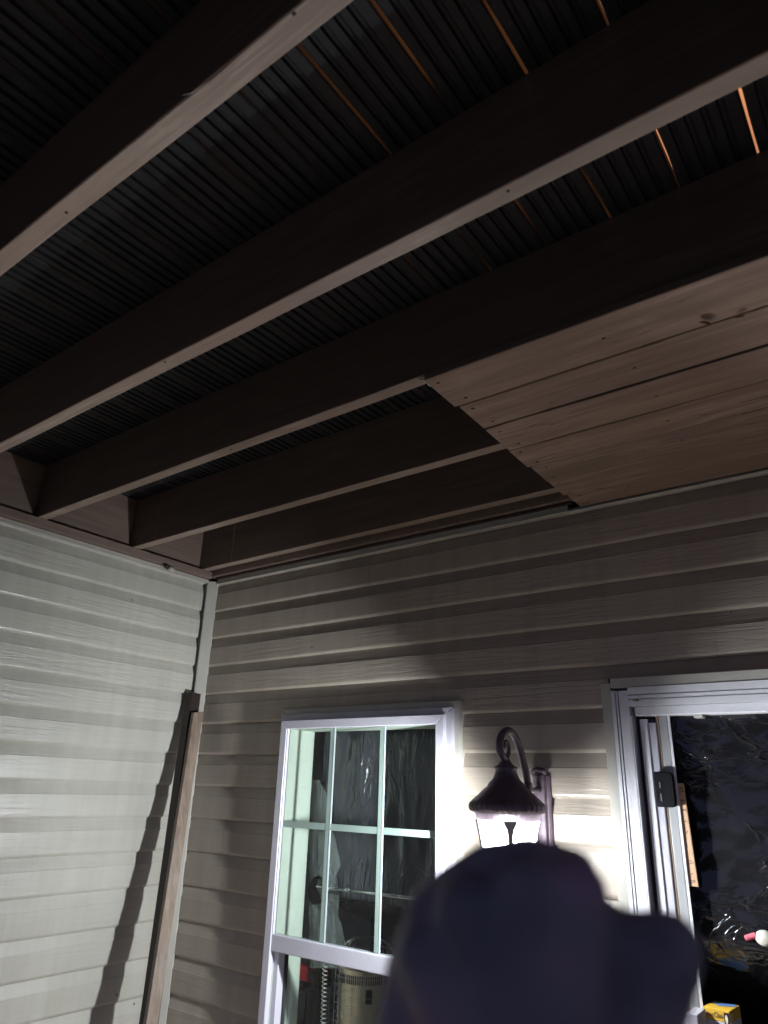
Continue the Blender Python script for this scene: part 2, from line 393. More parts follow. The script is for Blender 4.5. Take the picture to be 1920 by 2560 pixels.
sw = thing('side_wall', 'pale siding wall on the left with shadows of the leaning boards', 'wall', (0, -1.7, 0))
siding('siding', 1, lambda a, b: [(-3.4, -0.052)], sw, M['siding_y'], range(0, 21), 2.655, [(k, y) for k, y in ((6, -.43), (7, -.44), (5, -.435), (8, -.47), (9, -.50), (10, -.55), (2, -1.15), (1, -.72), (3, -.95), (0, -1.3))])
MB().box(-.10, -.018, -3.4, 0.10, 0, 2.9).build('sheathing', M['dark_void'], sw)
t = MB().box(-.004, .010, -3.4, -.050, 2.633, 2.640); t.box(-.010, .006, -3.4, -.036, 2.640, 2.653)
t.build('top_trim', M['trim'], sw, bevel=.0015)
t = MB().prism([(-.016, -.036), (.002, -.0375), (.0065, -.034), (.030, -.0085), (.0345, -.004), (.034, .004), (.022, .012), (-.016, .012)], 2, 0.0, 2.648)
tag(t.build('corner_trim', M['trim'], None, bevel=.001), 'narrow beige vinyl post in the inside corner of the two walls', 'corner trim')

# ------------------------------------------------------------------ room behind the openings
rm = MB()
rm.box(-2.0, 4.6, 2.95, 3.05, 0, 2.5); rm.box(-2.1, -2.0, .1, 3.0, 0, 2.5); rm.box(4.6, 4.7, .1, 3.0, 0, 2.5); rm.box(-2.0, 4.6, .1, 3.0, 2.5, 2.56)
tag(rm.build('room_wall', M['room']), kind='structure')

# ------------------------------------------------------------------ overhead deck: joists, boards, rim
dk = thing('overhead_deck', 'dark underside of a wooden deck with brown joists over the porch', 'deck', (2.0, -1.6, 2.69))
JB = 2.688; JT = 2.912
J = [-.098, -.480, -.906, -1.310, -1.723, -2.13, -2.54, -2.95]
for i, y in enumerate(J):
    mb = MB(); n = 60; x0, x1 = -.012, 4.6
    rnd = random.Random(i * 3 + 1)
    ring = []
    for k in range(n + 1):
        x = x0 + (x1 - x0) * k / n
        chip = 0.0
        if i == 4 and 1.93 < x < 2.10: chip = .0025 * (1 + math.sin(x * 60))
        w = .0012 * noise.noise(Vector((x * 3, i, 0))) ; h = .0012 * noise.noise(Vector((x * 2.2, i, 5)))
        c = .002 + .001 * noise.noise(Vector((x * 9, i, 9)))
        ring.append([(x, y + w + c + chip, JB + h), (x, y + .038 + w - c, JB + h), (x, y + .038 + w, JB + h + c), (x, y + .038, JT), (x, y, JT), (x, y + w, JB + h + c + chip)])
    vs = [p for r in ring for p in r]; fs = []
    for k in range(n):
        for q in range(6): fs.append((k * 6 + q, k * 6 + (q + 1) % 6, (k + 1) * 6 + (q + 1) % 6, (k + 1) * 6 + q))
    fs += [(5, 4, 3, 2, 1, 0), tuple(n * 6 + q for q in range(6))]
    mb.add(vs, fs)
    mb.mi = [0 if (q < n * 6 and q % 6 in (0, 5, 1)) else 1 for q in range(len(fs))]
    jo = mb.build('joist', [M['joist'], M['shaded_side']], dk, label={4: 'joist with a splintered lower edge, nearest in view'}.get(i))
# deck boards with scalloped undersides and open gaps
bw_ = 0.1395; pitch = 0.1455
n0 = -18
for n in range(n0, 15):
    xr = 2.587 + n * pitch - .0031; xl = xr - (pitch - .0062)
    if xr < 0.02 or xl > 4.5: continue
    xl = max(xl, -.05)
    prof = [(xl, 2.9405), (xl, 2.916)]
    nr = 5; w = (xr - xl) / nr
    for q in range(nr):
        a = xl + q * w
        prof += [(a + .005, 2.9135), (a + w - .009, 2.9135), (a + w - .0065, 2.920), (a + w - .001, 2.920)] if q < nr - 1 else [(a + .005, 2.9135), (a + w - .003, 2.9135)]
    prof += [(xr, 2.916), (xr, 2.9405)]
    ns = 64; vs = []; m_ = len(prof); xm = (xl + xr) / 2
    for q in range(ns + 1):
        y = -3.2 + (3.196) * q / ns
        el = max(0, noise.noise(Vector((n * 3.1, y * 5.0, 1))) + .02) * .0055; er = max(0, noise.noise(Vector((n * 3.1 + 9, y * 7.0, 4))) - .05) * .0045
        for (x, z) in prof:
            vs.append((x - el if x < xl + .001 else (x + er if x > xr - .001 else x), y, z))
    fs = [(q * m_ + i, q * m_ + (i + 1) % m_, (q + 1) * m_ + (i + 1) % m_, (q + 1) * m_ + i) for q in range(ns) for i in range(m_)]
    fs += [tuple(range(m_ - 1, -1, -1)), tuple(ns * m_ + i for i in range(m_))]
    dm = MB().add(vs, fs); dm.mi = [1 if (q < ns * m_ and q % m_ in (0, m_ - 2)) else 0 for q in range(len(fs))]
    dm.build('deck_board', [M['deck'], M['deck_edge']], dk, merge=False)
MB().box(-.05, .0005, -3.2, -.0, 2.6895, 2.9125).build('rim_board', M['rim'], dk)
MB().box(-.016, .030, -3.2, -.0375, 2.6545, 2.6875).build('plate', M['rim'], dk, bevel=.002)
MB().box(.002, 4.6, -.034, -.003, 2.668, 2.9125).build('ledger', M['rim'], dk, bevel=.002)
t = MB().box(.034, 1.82, -.018, -.004, 2.6575, 2.667); t.build('ledger_strip', M['darkwood'], dk, bevel=.002)

# plank ceiling under the right-hand bays
pc = thing('plank_ceiling', 'worn brown ceiling planks nailed under the right end of the joists', 'ceiling', (2.9, -.45, 2.65))
def zpl(y): return 2.640 - .029 * y
EDG = [(-.912, -.768), (-.7655, -.636), (-.625, -.490), (-.4845, -.362), (-.3595, -.243), (-.2405, -.122), (-.1195, -.0125)]
for i, (ya, yb) in enumerate(EDG):
    rnd = random.Random(40 + i); n = 40
    xs = 1.822 + .010 * i * .35 + rnd.uniform(-.006, .006) + (.008 if i == 1 else 0); xe = 4.55
    dz = rnd.uniform(-.0012, .0012); ring = []
    for k in range(n + 1):
        x = xs + (xe - xs) * (k / n) ** 1.3
        wa = .0009 * noise.noise(Vector((x * 4, i, 1))); wb = .0009 * noise.noise(Vector((x * 4, i, 7)))
        if i == 2: wa += -.004 * math.exp(-((x - 1.95) ** 2) / .02) 
        if i == 3: wa += .0035 * math.exp(-((x - 2.1) ** 2) / .12)
        a_, b_ = ya + wa, yb + wb; c = .0022
        zz = lambda y: zpl(y) + dz + .0008 * noise.noise(Vector((x * 2, y * 5, i)))
        ring.append([(x, a_ + c, zz(a_)), (x, (a_ + b_) / 2, zz((a_ + b_) / 2) - .0004), (x, b_ - c, zz(b_)), (x, b_, zz(b_) + c), (x, b_, zz(b_) + .019), (x, a_, zz(a_) + .019), (x, a_, zz(a_) + c)])
    vs = [p for r in ring for p in r]; fs = []; m_ = 7
    for k in range(n):
        for q in range(m_): fs.append((k * m_ + q, k * m_ + (q + 1) % m_, (k + 1) * m_ + (q + 1) % m_, (k + 1) * m_ + q))
    fs += [tuple(range(m_ - 1, -1, -1)), tuple(n * m_ + q for q in range(m_))]
    pm = MB().add(vs, fs); pm.mi = [1 if (q < n * m_ and q % m_ in (3, 4, 5)) else 0 for q in range(len(fs))]  # plank edges take the colour with shade painted in
    pl = pm.build('plank', [M['plank'], M['shaded_side']], pc)
    for q in range(3 if i < 5 else 2):
        y = ya + (yb - ya) * (.18, .82, .5)[q]; x = xs + (.030, .034, .42)[q] + rnd.uniform(-.008, .012)
        r = rnd.uniform(.0025, .0045)
        mb = MB().ball((x, y, zpl(y) + dz), (r * 1.5, r, .0012), 10, 6)
        mb.build('nail_hole', M['nail'], pl)
# curled flashing at the end of the bare joist
c0 = pix(1062, 968, 2, 2.684)
t = MB().grid(lambda u, v: (1.80 + .012 * v + .010 * math.sin(u * 3), -.908 + .040 * u, 2.684 - .010 * math.sin(v * 1.6) * (1 - .3 * u)), 8, 6)
t.build('curled_end', M['trim'], pc, solid=.001)

# ------------------------------------------------------------------ window
wx = thing('window', 'white vinyl sash window with pale green grille, left of the wall lamp', 'window', (0.975, 0, 0.87))
wz1 = 2.030; wz0 = 0.86
def frame_ring(mb, x0, x1, z0, z1, w, y0, y1):
    """mitred rectangular ring: outer x0..x1,z0..z1, width w, from y0 (front) to y1"""
    o = [(x0, z0), (x1, z0), (x1, z1), (x0, z1)]; i = [(x0 + w, z0 + w), (x1 - w, z0 + w), (x1 - w, z1 - w), (x0 + w, z1 - w)]
    for k in range(4):
        j = (k + 1) % 4
        mb.hexa([(o[k][0], y0, o[k][1]), (o[j][0], y0, o[j][1]), (o[j][0], y1, o[j][1]), (o[k][0], y1, o[k][1]),
                 (i[k][0], y0, i[k][1]), (i[j][0], y0, i[j][1]), (i[j][0], y1, i[j][1]), (i[k][0], y1, i[k][1])])
    return mb
frame_ring(MB(), .545, 1.376, wz0 - .03, 2.036, .026, -.018, .02).build('outer_trim', M['trim'], wx, bevel=.002, merge=False)
frame_ring(MB(), .560, 1.356, wz0 - .012, 2.014, .030, -.034, .02).build('brick_mould', M['white'], wx, bevel=.003, merge=False)
frame_ring(MB(), .579, 1.333, wz0 + .006, 1.989, .032, -.052, -.030).build('frame', M['white'], wx, bevel=.0025, merge=False)
# interior jamb
t = MB().box(.590, .612, -.0295, .112, wz0, 2.0); t.build('jamb', M['mint'], wx)
t = MB().box(1.304, 1.335, -.0295, .112, wz0, 2.0); t.build('jamb', M['mint'], wx)
t = MB().box(.6125, 1.3035, -.0295, .112, 1.9575, 2.0); t.build('head_jamb', M['mint'], wx)
t = MB().box(.6125, 1.3035, -.0295, .112, wz0, .89); t.build('sill', M['mint'], wx)
ry = -.047
t = MB().box(.6115, 1.3025, ry, ry + .030, 1.205, 1.258); t.build('meeting_rail', M['white'], wx, bevel=.003)
gy = -.038
t = MB().add([(.6115, gy, 1.2575), (1.3025, gy, 1.2575), (1.3025, gy, 1.958), (.6115, gy, 1.958)], [(0, 1, 2, 3)]); t.build('upper_pane', M['glass'], wx)
t = MB().add([(.6115, .016, .89), (1.3025, .016, .89), (1.3025, .016, 1.206), (.6115, .016, 1.206)], [(0, 1, 2, 3)]); t.build('lower_pane', M['glass'], wx)
for xm, nm in ((.834, 0), (1.067, 1)):
    MB().box(xm - .0105, xm + .0075, gy + .0035, gy + .0105, 1.259, 1.9568).build('muntin', M['muntin'], wx, bevel=.002)
    MB().box(xm + .0080, xm + .0115, gy + .0030, gy + .0108, 1.259, 1.9568).build('muntin_edge', M['white'], wx)
MB().box(.6125, 1.286, gy + .0048, gy + .0100, 1.606, 1.628).build('muntin', M['muntin'], wx, bevel=.002)
MB().box(.6115, .6150, -.048, -.0385, 1.259, 1.957).build('glazing_bead', M['white'], wx)
MB().box(.6125, .634, -.028, .012, .8905, 1.203).build('lower_track', M['white'], wx, bevel=.002)
MB().box(.6345, .644, .003, .013, .8905, 1.203).build('gasket', M['gasket'], wx)

# ------------------------------------------------------------------ sliding door
dr = thing('sliding_door', 'white aluminium sliding door frame standing open at the right', 'door', (2.8, 0, 0))
t = MB(); t.box(1.868, 1.897, -.022, .02, 0, 2.062); t.build('outer_trim', M['trim'], dr, bevel=.002)
t = MB(); t.box(1.8975, 3.85, -.022, .02, 2.046, 2.075); t.build('outer_trim', M['trim'], dr, bevel=.002)
def x_at(px, py, y): return pix(px, py, 1, y).x
zr = 1860
fl, fr_ = 1.8975, 1.9465
t = MB()
for a, b, d in ((fl, fl + .011, -.024), (fl + .011, fl + .0135, -.014), (fl + .0135, fl + .0185, -.022), (fl + .0185, fl + .0213, -.014), (fl + .0213, fr_, -.020)):
    t.box(a, b - .00001, d, .03, 0, 1.993 + (b - fl) * 0 + .045)
t.build('frame_post', M['alu'], dr)
for a in (fl + .0111, fl + .0186):
    MB().box(a, a + .0024, -.0148, -.0138, 0.0, 2.03).build('groove', M['gasket'], dr)
t = MB()
for z0, z1, d in ((1.992, 2.010, -.020), (2.010, 2.0135, -.012), (2.0135, 2.022, -.022), (2.022, 2.0255, -.012), (2.0255, 2.0455, -.024)):
    t.box(fr_ + .0004, 3.85, d, .03, z0, z1 - .00001)
t.build('frame_head', M['alu'], dr)
t = MB().box(fr_ + .012, 3.85, -.012, .10, 1.966, 1.9915); t.build('head_track', M['alu'], dr, bevel=.003)
# jamb and stile strips, seen one behind another
def strip_px(pa, pb, y, name, mat, z1=1.967, thick=.012, bev=.002):
    xa = x_at(pa, zr, y); xb = x_at(pb, zr, y)
    return MB().box(xa + .0004, xb - .0004, y, y + thick, 0.0, z1).build(name, mat, dr, bevel=bev)
MB().box(fr_ + .0005, fr_ + .004, -.019, .05, 0, 1.9655).build('jamb_return', M['alu'], dr)
strip_px(1583, 1607, .024, 'track_channel', M['gasket'])
strip_px(1604, 1624, .000, 'screen_rail', M['alu'], z1=1.958)
strip_px(1624, 1645, .004, 'door_edge', M['white'], z1=1.948)
strip_px(1645, 1653, .008, 'weather_strip', M['brass'])
strip_px(1653, 1675, .006, 'stile', M['grey'])
strip_px(1675, 1682, .0045, 'stile_lip', M['alu'], thick=.0035, bev=.0008)
gm = pix(1590, 1752, 1, -.0205)
MB().ball((gm.x, -.0206, gm.z + .002), (.011, .0007, .0032), 14, 6).build('grime_mark', M['nest'], dr)
MB().ball((gm.x + .004, -.0209, gm.z), (.005, .0006, .0018), 12, 6).build('grime_mark', M['ink'], dr)
# latch: black rounded pull
la = pix(1634, 1930, 1, -.008); lb = pix(1690, 2018, 1, -.008)
lx0, lx1, lz0, lz1 = la.x + .002, lb.x + .002, lb.z - .001, la.z + .001
pts = [(lx0, lz0), (lx1 - .010, lz0), (lx1 - .003, lz0 + .003), (lx1, lz0 + .010), (lx1, lz1 - .012), (lx1 - .003, lz1 - .004), (lx1 - .010, lz1), (lx0, lz1)]
lat = MB().prism(pts, 1, -.014, -.0003).build('latch', M['blackplastic'], dr, bevel=.003)
for a, b in ((.30, .47), (.62, .84)):
    MB().box(lx0 + .012, lx0 + .0145, -.0155, -.0138, lz1 - (lz1 - lz0) * b, lz1 - (lz1 - lz0) * a).build('lever', M['wire'], lat)
MB().box(2.115, 2.14, .0, .03, 1.957, 1.9659).build('catch', M['trim'], dr, bevel=.002)
MB().box(3.79, 3.85, -.036, .1, 0, 2.046).build('frame_post', M['alu'], dr, bevel=.003)

# ------------------------------------------------------------------ plastic sheets and things behind the openings
def sheet(name, x0, x1, z0, z1, y, seed, label, amp=.03, mat='sheet', nx=90, nz=110, fx=3.0, fz=2.0, back=None):
    def fn(u, v):
        x = x0 + (x1 - x0) * u; z = z0 + (z1 - z0) * v
        p = Vector((x * fx, seed, z * fz))
        d = noise.noise(p) * amp + abs(noise.noise(p * 2.3 + Vector((3, 1, 7)))) * amp * .7 + noise.noise(p * 6.1) * amp * .12
        yy = y if back is None else y + back[2] * min(1, max(0, (back[0] - z) / (back[0] - back[1]))) ** 1.2
        return (x, yy + d, z)
    o = MB().grid(fn, nx, nz).build(name, M[mat], None, smooth=True, solid=.0006)
    return tag(o, label, 'plastic sheet')
sheet('plastic_sheet', .62, 1.75, 1.0, 2.35, .155, 2.2, 'black plastic sheeting hung behind the paned window', amp=.028, mat='sheet_soft', fx=5.5, fz=1.6, nx=130, nz=160, back=(1.37, 1.24, .36))
sheet('plastic_sheet', 1.96, 3.9,   .3, 2.2, .034, 9.1, 'crumpled black plastic sheeting hung across the open door', amp=.011, fx=4.2, fz=6.0, nx=220, nz=220, back=(1.42, 1.12, .22))

# cloudy plastic, torn edge, at the left of the window
ed = [(800, 1950), (822, 2010), (836, 2090), (848, 2165), (838, 2185), (850, 2240), (850, 2290), (866, 2345), (872, 2420)]
L_ = [pix(770, p[1], 1, .128) for p in ed]; Rr = [pix(p[0], p[1], 1, .128) for p in ed]
def clr(u, v):
    f = v * (len(ed) - 1); i = min(int(f), len(ed) - 2); q = f - i
    a = L_[i].lerp(L_[i + 1], q); b = Rr[i].lerp(Rr[i + 1], q); p = a.lerp(b, u)
    p.y += .014 * noise.noise(Vector((p.x * 12, 3, p.z * 5))) + .006 * noise.noise(Vector((p.x * 40, 8, p.z * 14)))
    return p
tag(MB().grid(clr, 24, 60).build('clear_plastic', M['clear'], None, smooth=True), 'cloudy clear plastic hanging at the left inside the window', 'plastic sheet')

# black round shade and chrome rod
c = pix(795, 2226, 1, .118)
t = MB(); A = Matrix.Rotation(math.radians(80), 3, 'X')
prof = [(.004, -.018), (.026, -.017), (.038, -.009), (.043, .007), (.040, .009), (.036, -.006), (.004, -.012)]
vs = []
n = 28
for r, z in prof:
    for k in range(n):
        a = 2 * math.pi * k / n; vs.append(c + A @ Vector((r * math.cos(a), r * 1.12 * math.sin(a), z)))
fs = [(i * n + k, i * n + (k + 1) % n, (i + 1) * n + (k + 1) % n, (i + 1) * n + k) for i in range(len(prof) - 1) for k in range(n)]
t.add(vs, fs)
tag(t.build('lamp_shade', M['blackplastic'], None, smooth=True), 'small round black shade behind the left pane of the window', 'shade')
a = pix(792, 2216, 1, .100); b = pix(1068, 2250, 1, .100)
rod = thing('metal_rod', 'thin chrome rod running level behind the window panes', 'rod', a)
d = b - a
MB().tube([a + d * .30, a + d * .98], .0058, 12).build('outer_tube', M['chrome'], rod, smooth=True)
MB().tube([a, a + d * .30], .0042, 12).build('inner_tube', M['chrome'], rod, smooth=True)
MB().tube([a + d * .285, a + d * .32], .0085, 12).build('collar', M['chrome'], rod, smooth=True)

# tower heater with wire guard
hc = (.735, .345)
ht = thing('tower_heater', 'tan cylinder heater in a wire guard behind the lower window pane', 'heater', (hc[0], hc[1], 0))
MB().lathe([(.100, .05), (.104, .08), (.104, 1.075), (.104, 1.112), (.098, 1.122)], hc, 48).build('body', M['heater'], ht, smooth=False)
MB().lathe([(.112, .0), (.115, .01), (.115, .05), (.100, .055)], hc, 40).build('base', M['blackplastic'], ht)
for k in range(40):
    a = math.radians(180 + k * 4.5)
    ca, sa = math.cos(a), math.sin(a)
    MB().hexa([(hc[0] + .1035 * ca - .0022 * sa * q, hc[1] + .1035 * sa + .0022 * ca * q, z) for z in (1.080, ) for q in (-1, 1)] +
              [(hc[0] + .1052 * ca + .0022 * sa * q * -1, hc[1] + .1052 * sa + .0022 * ca * q, 1.080) for q in (1, -1)] +
              [(hc[0] + .1035 * ca - .0022 * sa * q, hc[1] + .1035 * sa + .0022 * ca * q, 1.108) for q in (-1, 1)] +
              [(hc[0] + .1052 * ca - .0022 * sa * q, hc[1] + .1052 * sa + .0022 * ca * q, 1.108) for q in (1, -1)]).build('vent_slot', M['heaterslot'], ht)
g = MB()
for k in range(12):
    z = .30 + k * .0
rw = .118
for k in range(22):
    z = 1.10 - k * .028
    g.tube([(hc[0] + rw * math.cos(q * math.pi / 20), hc[1] + rw * math.sin(q * math.pi / 20), z) for q in range(40)], .0011, 6, closed=True)
for k in range(20):
    a = 2 * math.pi * k / 20
    g.tube([(hc[0] + (rw - .001) * math.cos(a), hc[1] + (rw - .001) * math.sin(a), z) for z in (.3, .7, 1.10)] +
           [(hc[0] + r * math.cos(a), hc[1] + r * math.sin(a), z) for r, z in ((.112, 1.15), (.098, 1.185), (.07, 1.205), (.03, 1.215))], .0012, 6)
for r, z in ((.114, 1.14), (.106, 1.172), (.086, 1.196), (.055, 1.211), (.03, 1.215)):
    g.tube([(hc[0] + r * math.cos(q * math.pi / 20), hc[1] + r * math.sin(q * math.pi / 20), z) for q in range(40)], .0012, 6, closed=True)
g.build('wire_guard', M['wire'], ht, merge=False)
p = pix(925, 2500, 1, .245)
aa = math.atan2(p.y - hc[1], p.x - hc[0]); ca, sa = math.cos(aa), math.sin(aa)
swb = MB()
def rp(r, t_, z): return (hc[0] + r * ca - t_ * sa, hc[1] + r * sa + t_ * ca, z)
swb.hexa([rp(.103, -.011, p.z - .021), rp(.112, -.011, p.z - .021), rp(.112, .011, p.z - .021), rp(.103, .011, p.z - .021), rp(.103, -.011, p.z + .021), rp(.112, -.011, p.z + .021), rp(.112, .011, p.z + .021), rp(.103, .011, p.z + .021)])
swb.build('switch', M['blackplastic'], ht, bevel=.002)

# coiled cord and dark post
ct = pix(814, 2385, 1, .24); cbm = pix(806, 2600, 1, .24)
pth = []
for k in range(420):
    f = k / 420 * 20 * 2 * math.pi; q = k / 419; c_ = ct.lerp(cbm, q * 1.0)
    pth.append((c_.x + .0088 * math.cos(f), c_.y + .0088 * math.sin(f), c_.z))
tag(MB().tube(pth, .0015, 6).build('coiled_cord', M['cord'], None, smooth=True), 'ivory coiled cord hanging left of the tan heater', 'cord')
pp = pix(833, 2470, 1, .26)
tag(MB().box(pp.x - .011, pp.x + .007, .255, .285, 0, 1.22).build('dark_post', M['blackplastic'], None, bevel=.003), 'dark upright post between the coiled cord and the heater', 'post')
# perforated pale strip
ps = pix(846, 2470, 1, .26)
pst = thing('perforated_strip', 'pale perforated metal strip beside the dark post', 'metal strip', (ps.x, .262, 0))
MB().box(ps.x - .008, ps.x + .004, .262, .266, .0, 1.17).build('plate', M['wire'], pst)
for k in range(14):
    MB().box(ps.x - .0065, ps.x - .0005, .2605, .2618, 1.12 - k * .024, 1.131 - k * .024).build('hole', M['heaterslot'], pst)
# dark chair with the red box on its seat
chx = thing('black_chair', 'black folding chair behind the window with a red box on its seat', 'chair', (.36, .45, 0))
sz = 1.020
MB().box(.22, .475, .32, .60, sz - .028, sz).build('seat', M['blackplastic'], chx, bevel=.01)
for (a, b) in (((.475, .33, sz - .02), (.40, .33, 0)), ((.24, .33, sz - .02), (.33, .36, 0)), ((.475, .58, sz - .02), (.40, .58, 0)), ((.24, .58, sz - .02), (.33, .56, 0))):
    MB().tube([a, b], .013, 10).build('leg', M['blackplastic'], chx, smooth=True)
MB().tube([(.40, .30, sz - .035), (.45, .30, sz - .01), (.49, .30, sz + .004), (.52, .30, sz + .01)], .008, 10).build('arm', M['blackplastic'], chx, smooth=True)
MB().box(.452, .488, .36, .40, .0, 1.13).build('back_post', M['blackplastic'], chx, bevel=.004)
ra = pix(752, 2428, 1, .36); rb_ = pix(787, 2452, 1, .36)
rbx = thing('red_box', 'small red printed box lying on the black chair seat', 'box', ((ra.x + rb_.x) / 2, .40, sz))
MB().box(ra.x - .03, rb_.x, .36, .44, sz + .0006, sz + .052).build('carton', M['red'], rbx, bevel=.002)
MB().box(rb_.x - .033, rb_.x - .020, .3590, .3599, sz + .012, sz + .034).build('print_patch', M['card'], rbx)
MB().box(rb_.x - .016, rb_.x - .012, .3590, .3599, sz + .012, sz + .034).build('print_patch', M['card'], rbx)

# stir stick behind the door stile
s0 = pix(1694, 1958, 1, .009); s1 = pix(1728, 2216, 1, .009)
w_ = .030
stk = thing('wooden_stick', 'pale wooden stick with faint brown markings beside the door stile', 'stick', s1)
d1 = (s0 - s1)
MB().hexa([s1 + Vector((-.010, 0, 0)), s1 + Vector((.019, 0, 0)), s1 + Vector((.019, .004, 0)), s1 + Vector((-.010, .004, 0)),
           s0 + Vector((-.010, 0, 0)), s0 + Vector((.0155, 0, 0)), s0 + Vector((.0155, .004, 0)), s0 + Vector((-.010, .004, 0))]).build('blade', M['stick'], stk, bevel=.0025)
rnd = random.Random(5)
for f, w2, sl in ((.955, .012, 0), (.93, .013, .003), (.905, .012, .004), (.83, .012, 0), (.815, .010, .002), (.775, .006, .003), (.735, .010, 0), (.715, .014, .004), (.62, .009, 0), (.50, .006, .006), (.235, .007, .002), (.205, .014, .005), (.115, .005, .002), (.055, .010, 0), (.035, .011, .003)):
    c = s1.lerp(s0, f) + Vector((.0065, -.0006, 0))
    MB().hexa([c + Vector((-w2 / 2, 0, -.0008)), c + Vector((w2 / 2, 0, -.0008 + sl)), c + Vector((w2 / 2, .0005, -.0008 + sl)), c + Vector((-w2 / 2, .0005, -.0008)),
               c + Vector((-w2 / 2, 0, .0012)), c + Vector((w2 / 2, 0, .0012 + sl)), c + Vector((w2 / 2, .0005, .0012 + sl)), c + Vector((-w2 / 2, .0005, .0012))]).build('ink_mark', M['ink'], stk)

# yellow and white carton on a side table
by = -.03
P1 = pix(1823, 2529, 1, by)                # near upper corner
zt_ = P1.z
def onz(px, py): return pix(px, py, 2, zt_)
P0 = onz(1757, 2516); P2 = onz(1849, 2514); P3 = onz(1806, 2505)
P3 = P0 + P2 - P1
zb_ = zt_ - .16
cx = (P0 + P2) / 2
crt = thing('printed_carton', 'yellow topped white carton with brown lettering in the doorway', 'carton', (cx.x, cx.y, zb_))
dn = lambda p, z: Vector((p.x, p.y, z))
band = .024
MB().hexa([dn(P0, zb_), dn(P1, zb_), dn(P2, zb_), dn(P3, zb_), dn(P0, zt_ - band), dn(P1, zt_ - band), dn(P2, zt_ - band), dn(P3, zt_ - band)]).build('carton_body', M['card'], crt)
top = MB().hexa([dn(P0, zt_ - band + .0002), dn(P1, zt_ - band + .0002), dn(P2, zt_ - band + .0002), dn(P3, zt_ - band + .0002), dn(P0, zt_), dn(P1, zt_), dn(P2, zt_), dn(P3, zt_)]).build('lid', M['yellow'], crt, bevel=.001)
def on_face(A, B, u, z, off): 
    q = A.lerp(B, u); nrm = Vector(((B - A).y, -(B - A).x, 0)).normalized()
    return Vector((q.x, q.y, z)) + nrm * off
def patch(A, B, u0, u1, z0, z1, name, mat, par, off=.0006, round_=False):
    if round_:
        n = 20; uc, zc = (u0 + u1) / 2, (z0 + z1) / 2
        ring = [(uc + (u1 - u0) / 2 * math.cos(2 * math.pi * k / n), zc + (z1 - z0) / 2 * math.sin(2 * math.pi * k / n)) for k in range(n)]
    else: ring = [(u0, z0), (u1, z0), (u1, z1), (u0, z1)]
    n = len(ring)
    vs = [on_face(A, B, u, z, off) for u, z in ring] + [on_face(A, B, u, z, -.0003) for u, z in ring]
    MB().add(vs, [tuple(range(n)), tuple(range(2 * n - 1, n - 1, -1))] + [(i, (i + 1) % n, n + (i + 1) % n, n + i) for i in range(n)]).build(name, mat, par)
patch(P0, P1, .78, .97, zt_ - .034, zt_ - .004, 'badge', M['blackprint'], crt)
patch(P0, P1, .82, .92, zt_ - .026, zt_ - .008, 'badge_disc', M['cream'], crt, .0011, True)
patch(P0, P1, .06, .55, zb_ + .02, zt_ - .036, 'picture', M['greyprint'], crt, .0006, True)
patch(P0, P1, .66, .90, zb_ + .06, zt_ - .045, 'picture', M['orangeprint'], crt, .0006, True)
patch(P1, P2, .05, .42, zt_ - .062, zt_ - .030, 'picture', M['blueprint'], crt, .0006, True)
patch(P1, P2, .50, .85, zt_ - .085, zt_ - .045, 'picture', M['greyprint'], crt, .0006, True)
patch(P1, P2, .08, .22, zt_ - .022, zt_ - .004, 'picture', M['card'], crt, .0008, True)
MB().add([dn(P0.lerp(P2, .45), zt_ + .0006), dn(P1.lerp(P2, .72), zt_ + .0006), dn(P3.lerp(P2, .85), zt_ + .0006), dn(P3.lerp(P0, .3), zt_ + .0006)], [(0, 1, 2, 3)]).build('picture', M['blueprint'], crt)
tx = bpy.data.curves.new('lettering', 'FONT'); tx.body = 'Sunny Clean'; tx.size = .0155; tx.extrude = .0002
to = bpy.data.objects.new('lettering', tx); COL.objects.link(to)
ux = (P1 - P0).normalized(); nn = Vector((ux.y, -ux.x, 0)); pos = on_face(P0, P1, .03, zt_ - .0165, .0007)
to.matrix_world = Matrix(((ux.x, 0, nn.x, 0), (ux.y, 0, nn.y, 0), (ux.z, 1, nn.z, 0), (0, 0, 0, 1)))
dg = bpy.context.evaluated_depsgraph_get(); me = bpy.data.meshes.new_from_object(to.evaluated_get(dg))
wid = max(v.co.x for v in me.vertices); k_ = (P1 - P0).length * .70 / wid
for v in me.vertices:
    q = v.co; v.co = pos + ux * (q.x * k_) + Vector((0, 0, q.y)) + nn * q.z - origin(crt)
bpy.data.objects.remove(to); me.materials.clear(); me.materials.append(M['ink'])
lt = bpy.data.objects.new('lettering', me); COL.objects.link(lt); lt.parent = crt
# plain grey carton to its left, and the table both stand on
G0 = onz(1722, 2524); G1 = onz(1752, 2530)
tag(MB().box(G0.x, G1.x - .003, G0.y - .02, G0.y + .05, zb_, zt_ - .003).build('grey_carton', M['greycard'], None, bevel=.002), 'plain grey carton just left of the yellow topped carton', 'carton')
tbl = thing('side_table', 'low dark table carrying the two cartons inside the doorway', 'table', (cx.x, cx.y, 0))
MB().box(cx.x - .16, cx.x + .16, cx.y - .10, cx.y + .16, zb_ - .022, zb_ - .0005).build('tabletop', M['darkwood'], tbl, bevel=.003)
for sx in (-1, 1):
    for sy in (0, 1):
        MB().box(cx.x + sx * .14 - .012, cx.x + sx * .14 + .012, cx.y - .085 + sy * .22, cx.y - .061 + sy * .22, 0, zb_ - .0225).build('leg', M['darkwood'], tbl)
